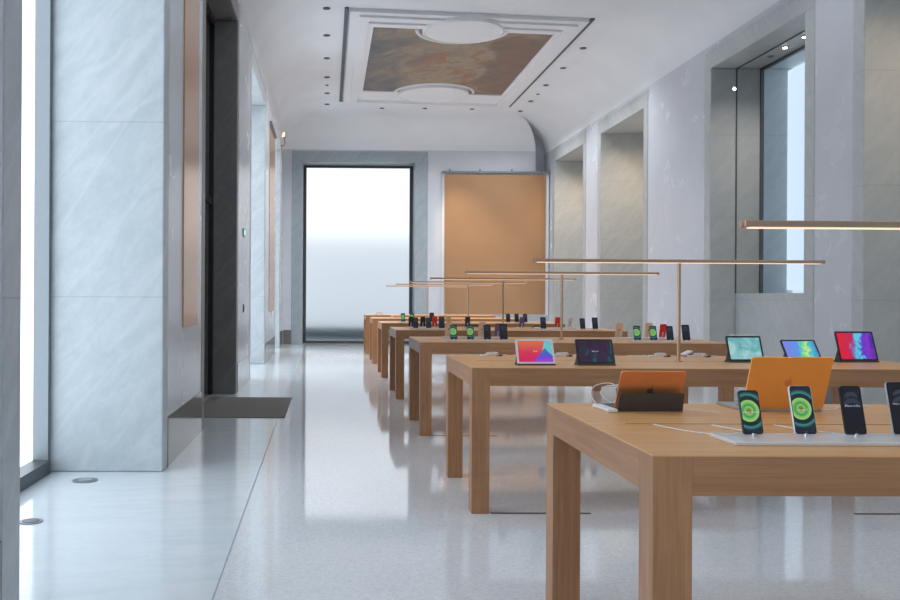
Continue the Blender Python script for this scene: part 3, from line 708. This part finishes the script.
# ---- phones on the third, fourth and fifth tables
NB = ['first', 'second', 'third', 'fourth', 'fifth', 'sixth', 'seventh', 'eighth', 'ninth']
TN = {2: 'third', 3: 'fourth', 4: 'fifth'}
proto = {}
def put_phone(kind, back, x, y, rz, label, w=.0715, h=.1467):
    key = (kind, back, w)
    if key not in proto: proto[key] = phone(kind, label, (x, y, TZ), rz, w, h, 15, back, 'phones on the far tables')
    else: dup(proto[key], (x, y, TZ), rz, label)
LOOK = {('green', 'navy_phone'): 'phone with a green ring screen', ('black', 'black'): 'black-screened phone', ('black', 'gold_phone'): 'pale gold phone seen from behind',
        ('black', 'red_phone'): 'red phone seen from behind', ('black', 'white_phone'): 'white phone seen from behind', ('black', 'purple_phone'): 'purple phone seen from behind',
        ('black', 'navy_phone'): 'dark blue phone seen from behind'}
ROWS = {
 2: ([(1.27, 'g'), (1.44, 'g'), (1.61, 'k'), (1.774, 'K'), (3.127, 'g'), (3.291, 'g'), (3.459, 'k'), (3.624, 'K')], [(1.307, 'o'), (1.666, 'o'), (1.841, 'p'), (3.155, 'o'), (3.473, 'o'), (3.631, 'r')]),
 3: ([(1.193, 'k'), (1.37, 'k'), (1.547, 'K'), (2.93, 'K'), (3.466, 'k'), (3.636, 'K')], [(1.19, 'n'), (1.36, 'n'), (1.53, 'r'), (1.722, 'o'), (2.0, 'n'), (2.78, 'p'), (3.29, 'r'), (3.47, 'w')]),
 4: ([(1.286, 'g'), (1.445, 'g'), (1.777, 'K'), (3.083, 'k'), (3.229, 'k'), (3.374, 'k')], []),
}
CODE = {'g': ('green', 'navy_phone', .0715, .1467), 'k': ('black', 'black', .0715, .1467), 'K': ('black', 'black', .078, .160), 'o': ('black', 'gold_phone', .078, .16),
        'r': ('black', 'red_phone', .0715, .1467), 'p': ('black', 'purple_phone', .0715, .1467), 'w': ('black', 'white_phone', .0715, .1467), 'n': ('black', 'navy_phone', .0715, .1467)}
for k, (front, backr) in ROWS.items():
    for row, yo, rz, nm in ((front, .27, .04, 'front'), (backr, .96, math.pi+.04, 'back')):
        for i, (x, c) in enumerate(row):
            kd, bk, w_, h_ = CODE[c]
            put_phone(kd, bk, x, fy(k)+yo, rz, '%s, %s in the %s row on the %s table' % (LOOK[kd, bk], NB[i], nm, TN[k]), w_, h_)
        for side, (xa, xb) in (('left', (1.08, 2.07)), ('right', (2.70, 3.74))):
            if any(xa < x < xb for x, c in row):
                xs_ = [x for x, c in row if xa < x < xb]
                tray('thin white tray under the %s phones in the %s row of the %s table' % (side, nm, TN[k]), min(xs_)-.07, max(xs_)+.07, fy(k)+yo-.08, fy(k)+yo+.08, ())
# low accessories on the far tables
def pad(label, x, k, yo, m, w=.14, h=.03):
    t = thing('accessory_stand', label, 'stand', (x, fy(k)+yo, T), 0)
    bm = new(); box(bm, -w/2, w/2, -.05, .05, 0, .012, .004); obj('stand_base', bm, M['tray'], t)
    bm = new(); tube(bm, [(w*.4*math.cos(a), .0, .016+h*math.sin(a)) for a in [math.pi*j/10 for j in range(11)]], .010, 8); obj('watch_band', bm, M[m], t, smooth=True)
pad('dark watch band on a low stand, middle of the fourth table', 2.92, 3, .62, 'charcoal', .16)
pad('dark watch band on a low stand left of the lamp on the fourth table', 2.05, 3, .62, 'charcoal', .16)
pad('brown watch band on a low stand at the left end of the sixth table', 1.40, 5, .5, 'copper2', .22)
pad('brown watch band on a low stand left of the lamp on the sixth table', 2.2, 5, .5, 'copper2', .3)
pad('brown watch band on a low stand at the left end of the farthest table', 1.25, 6, .5, 'copper2', .2)
pad('brown watch band on a low stand in the middle of the fifth table', 2.25, 4, .6, 'copper2', .3)
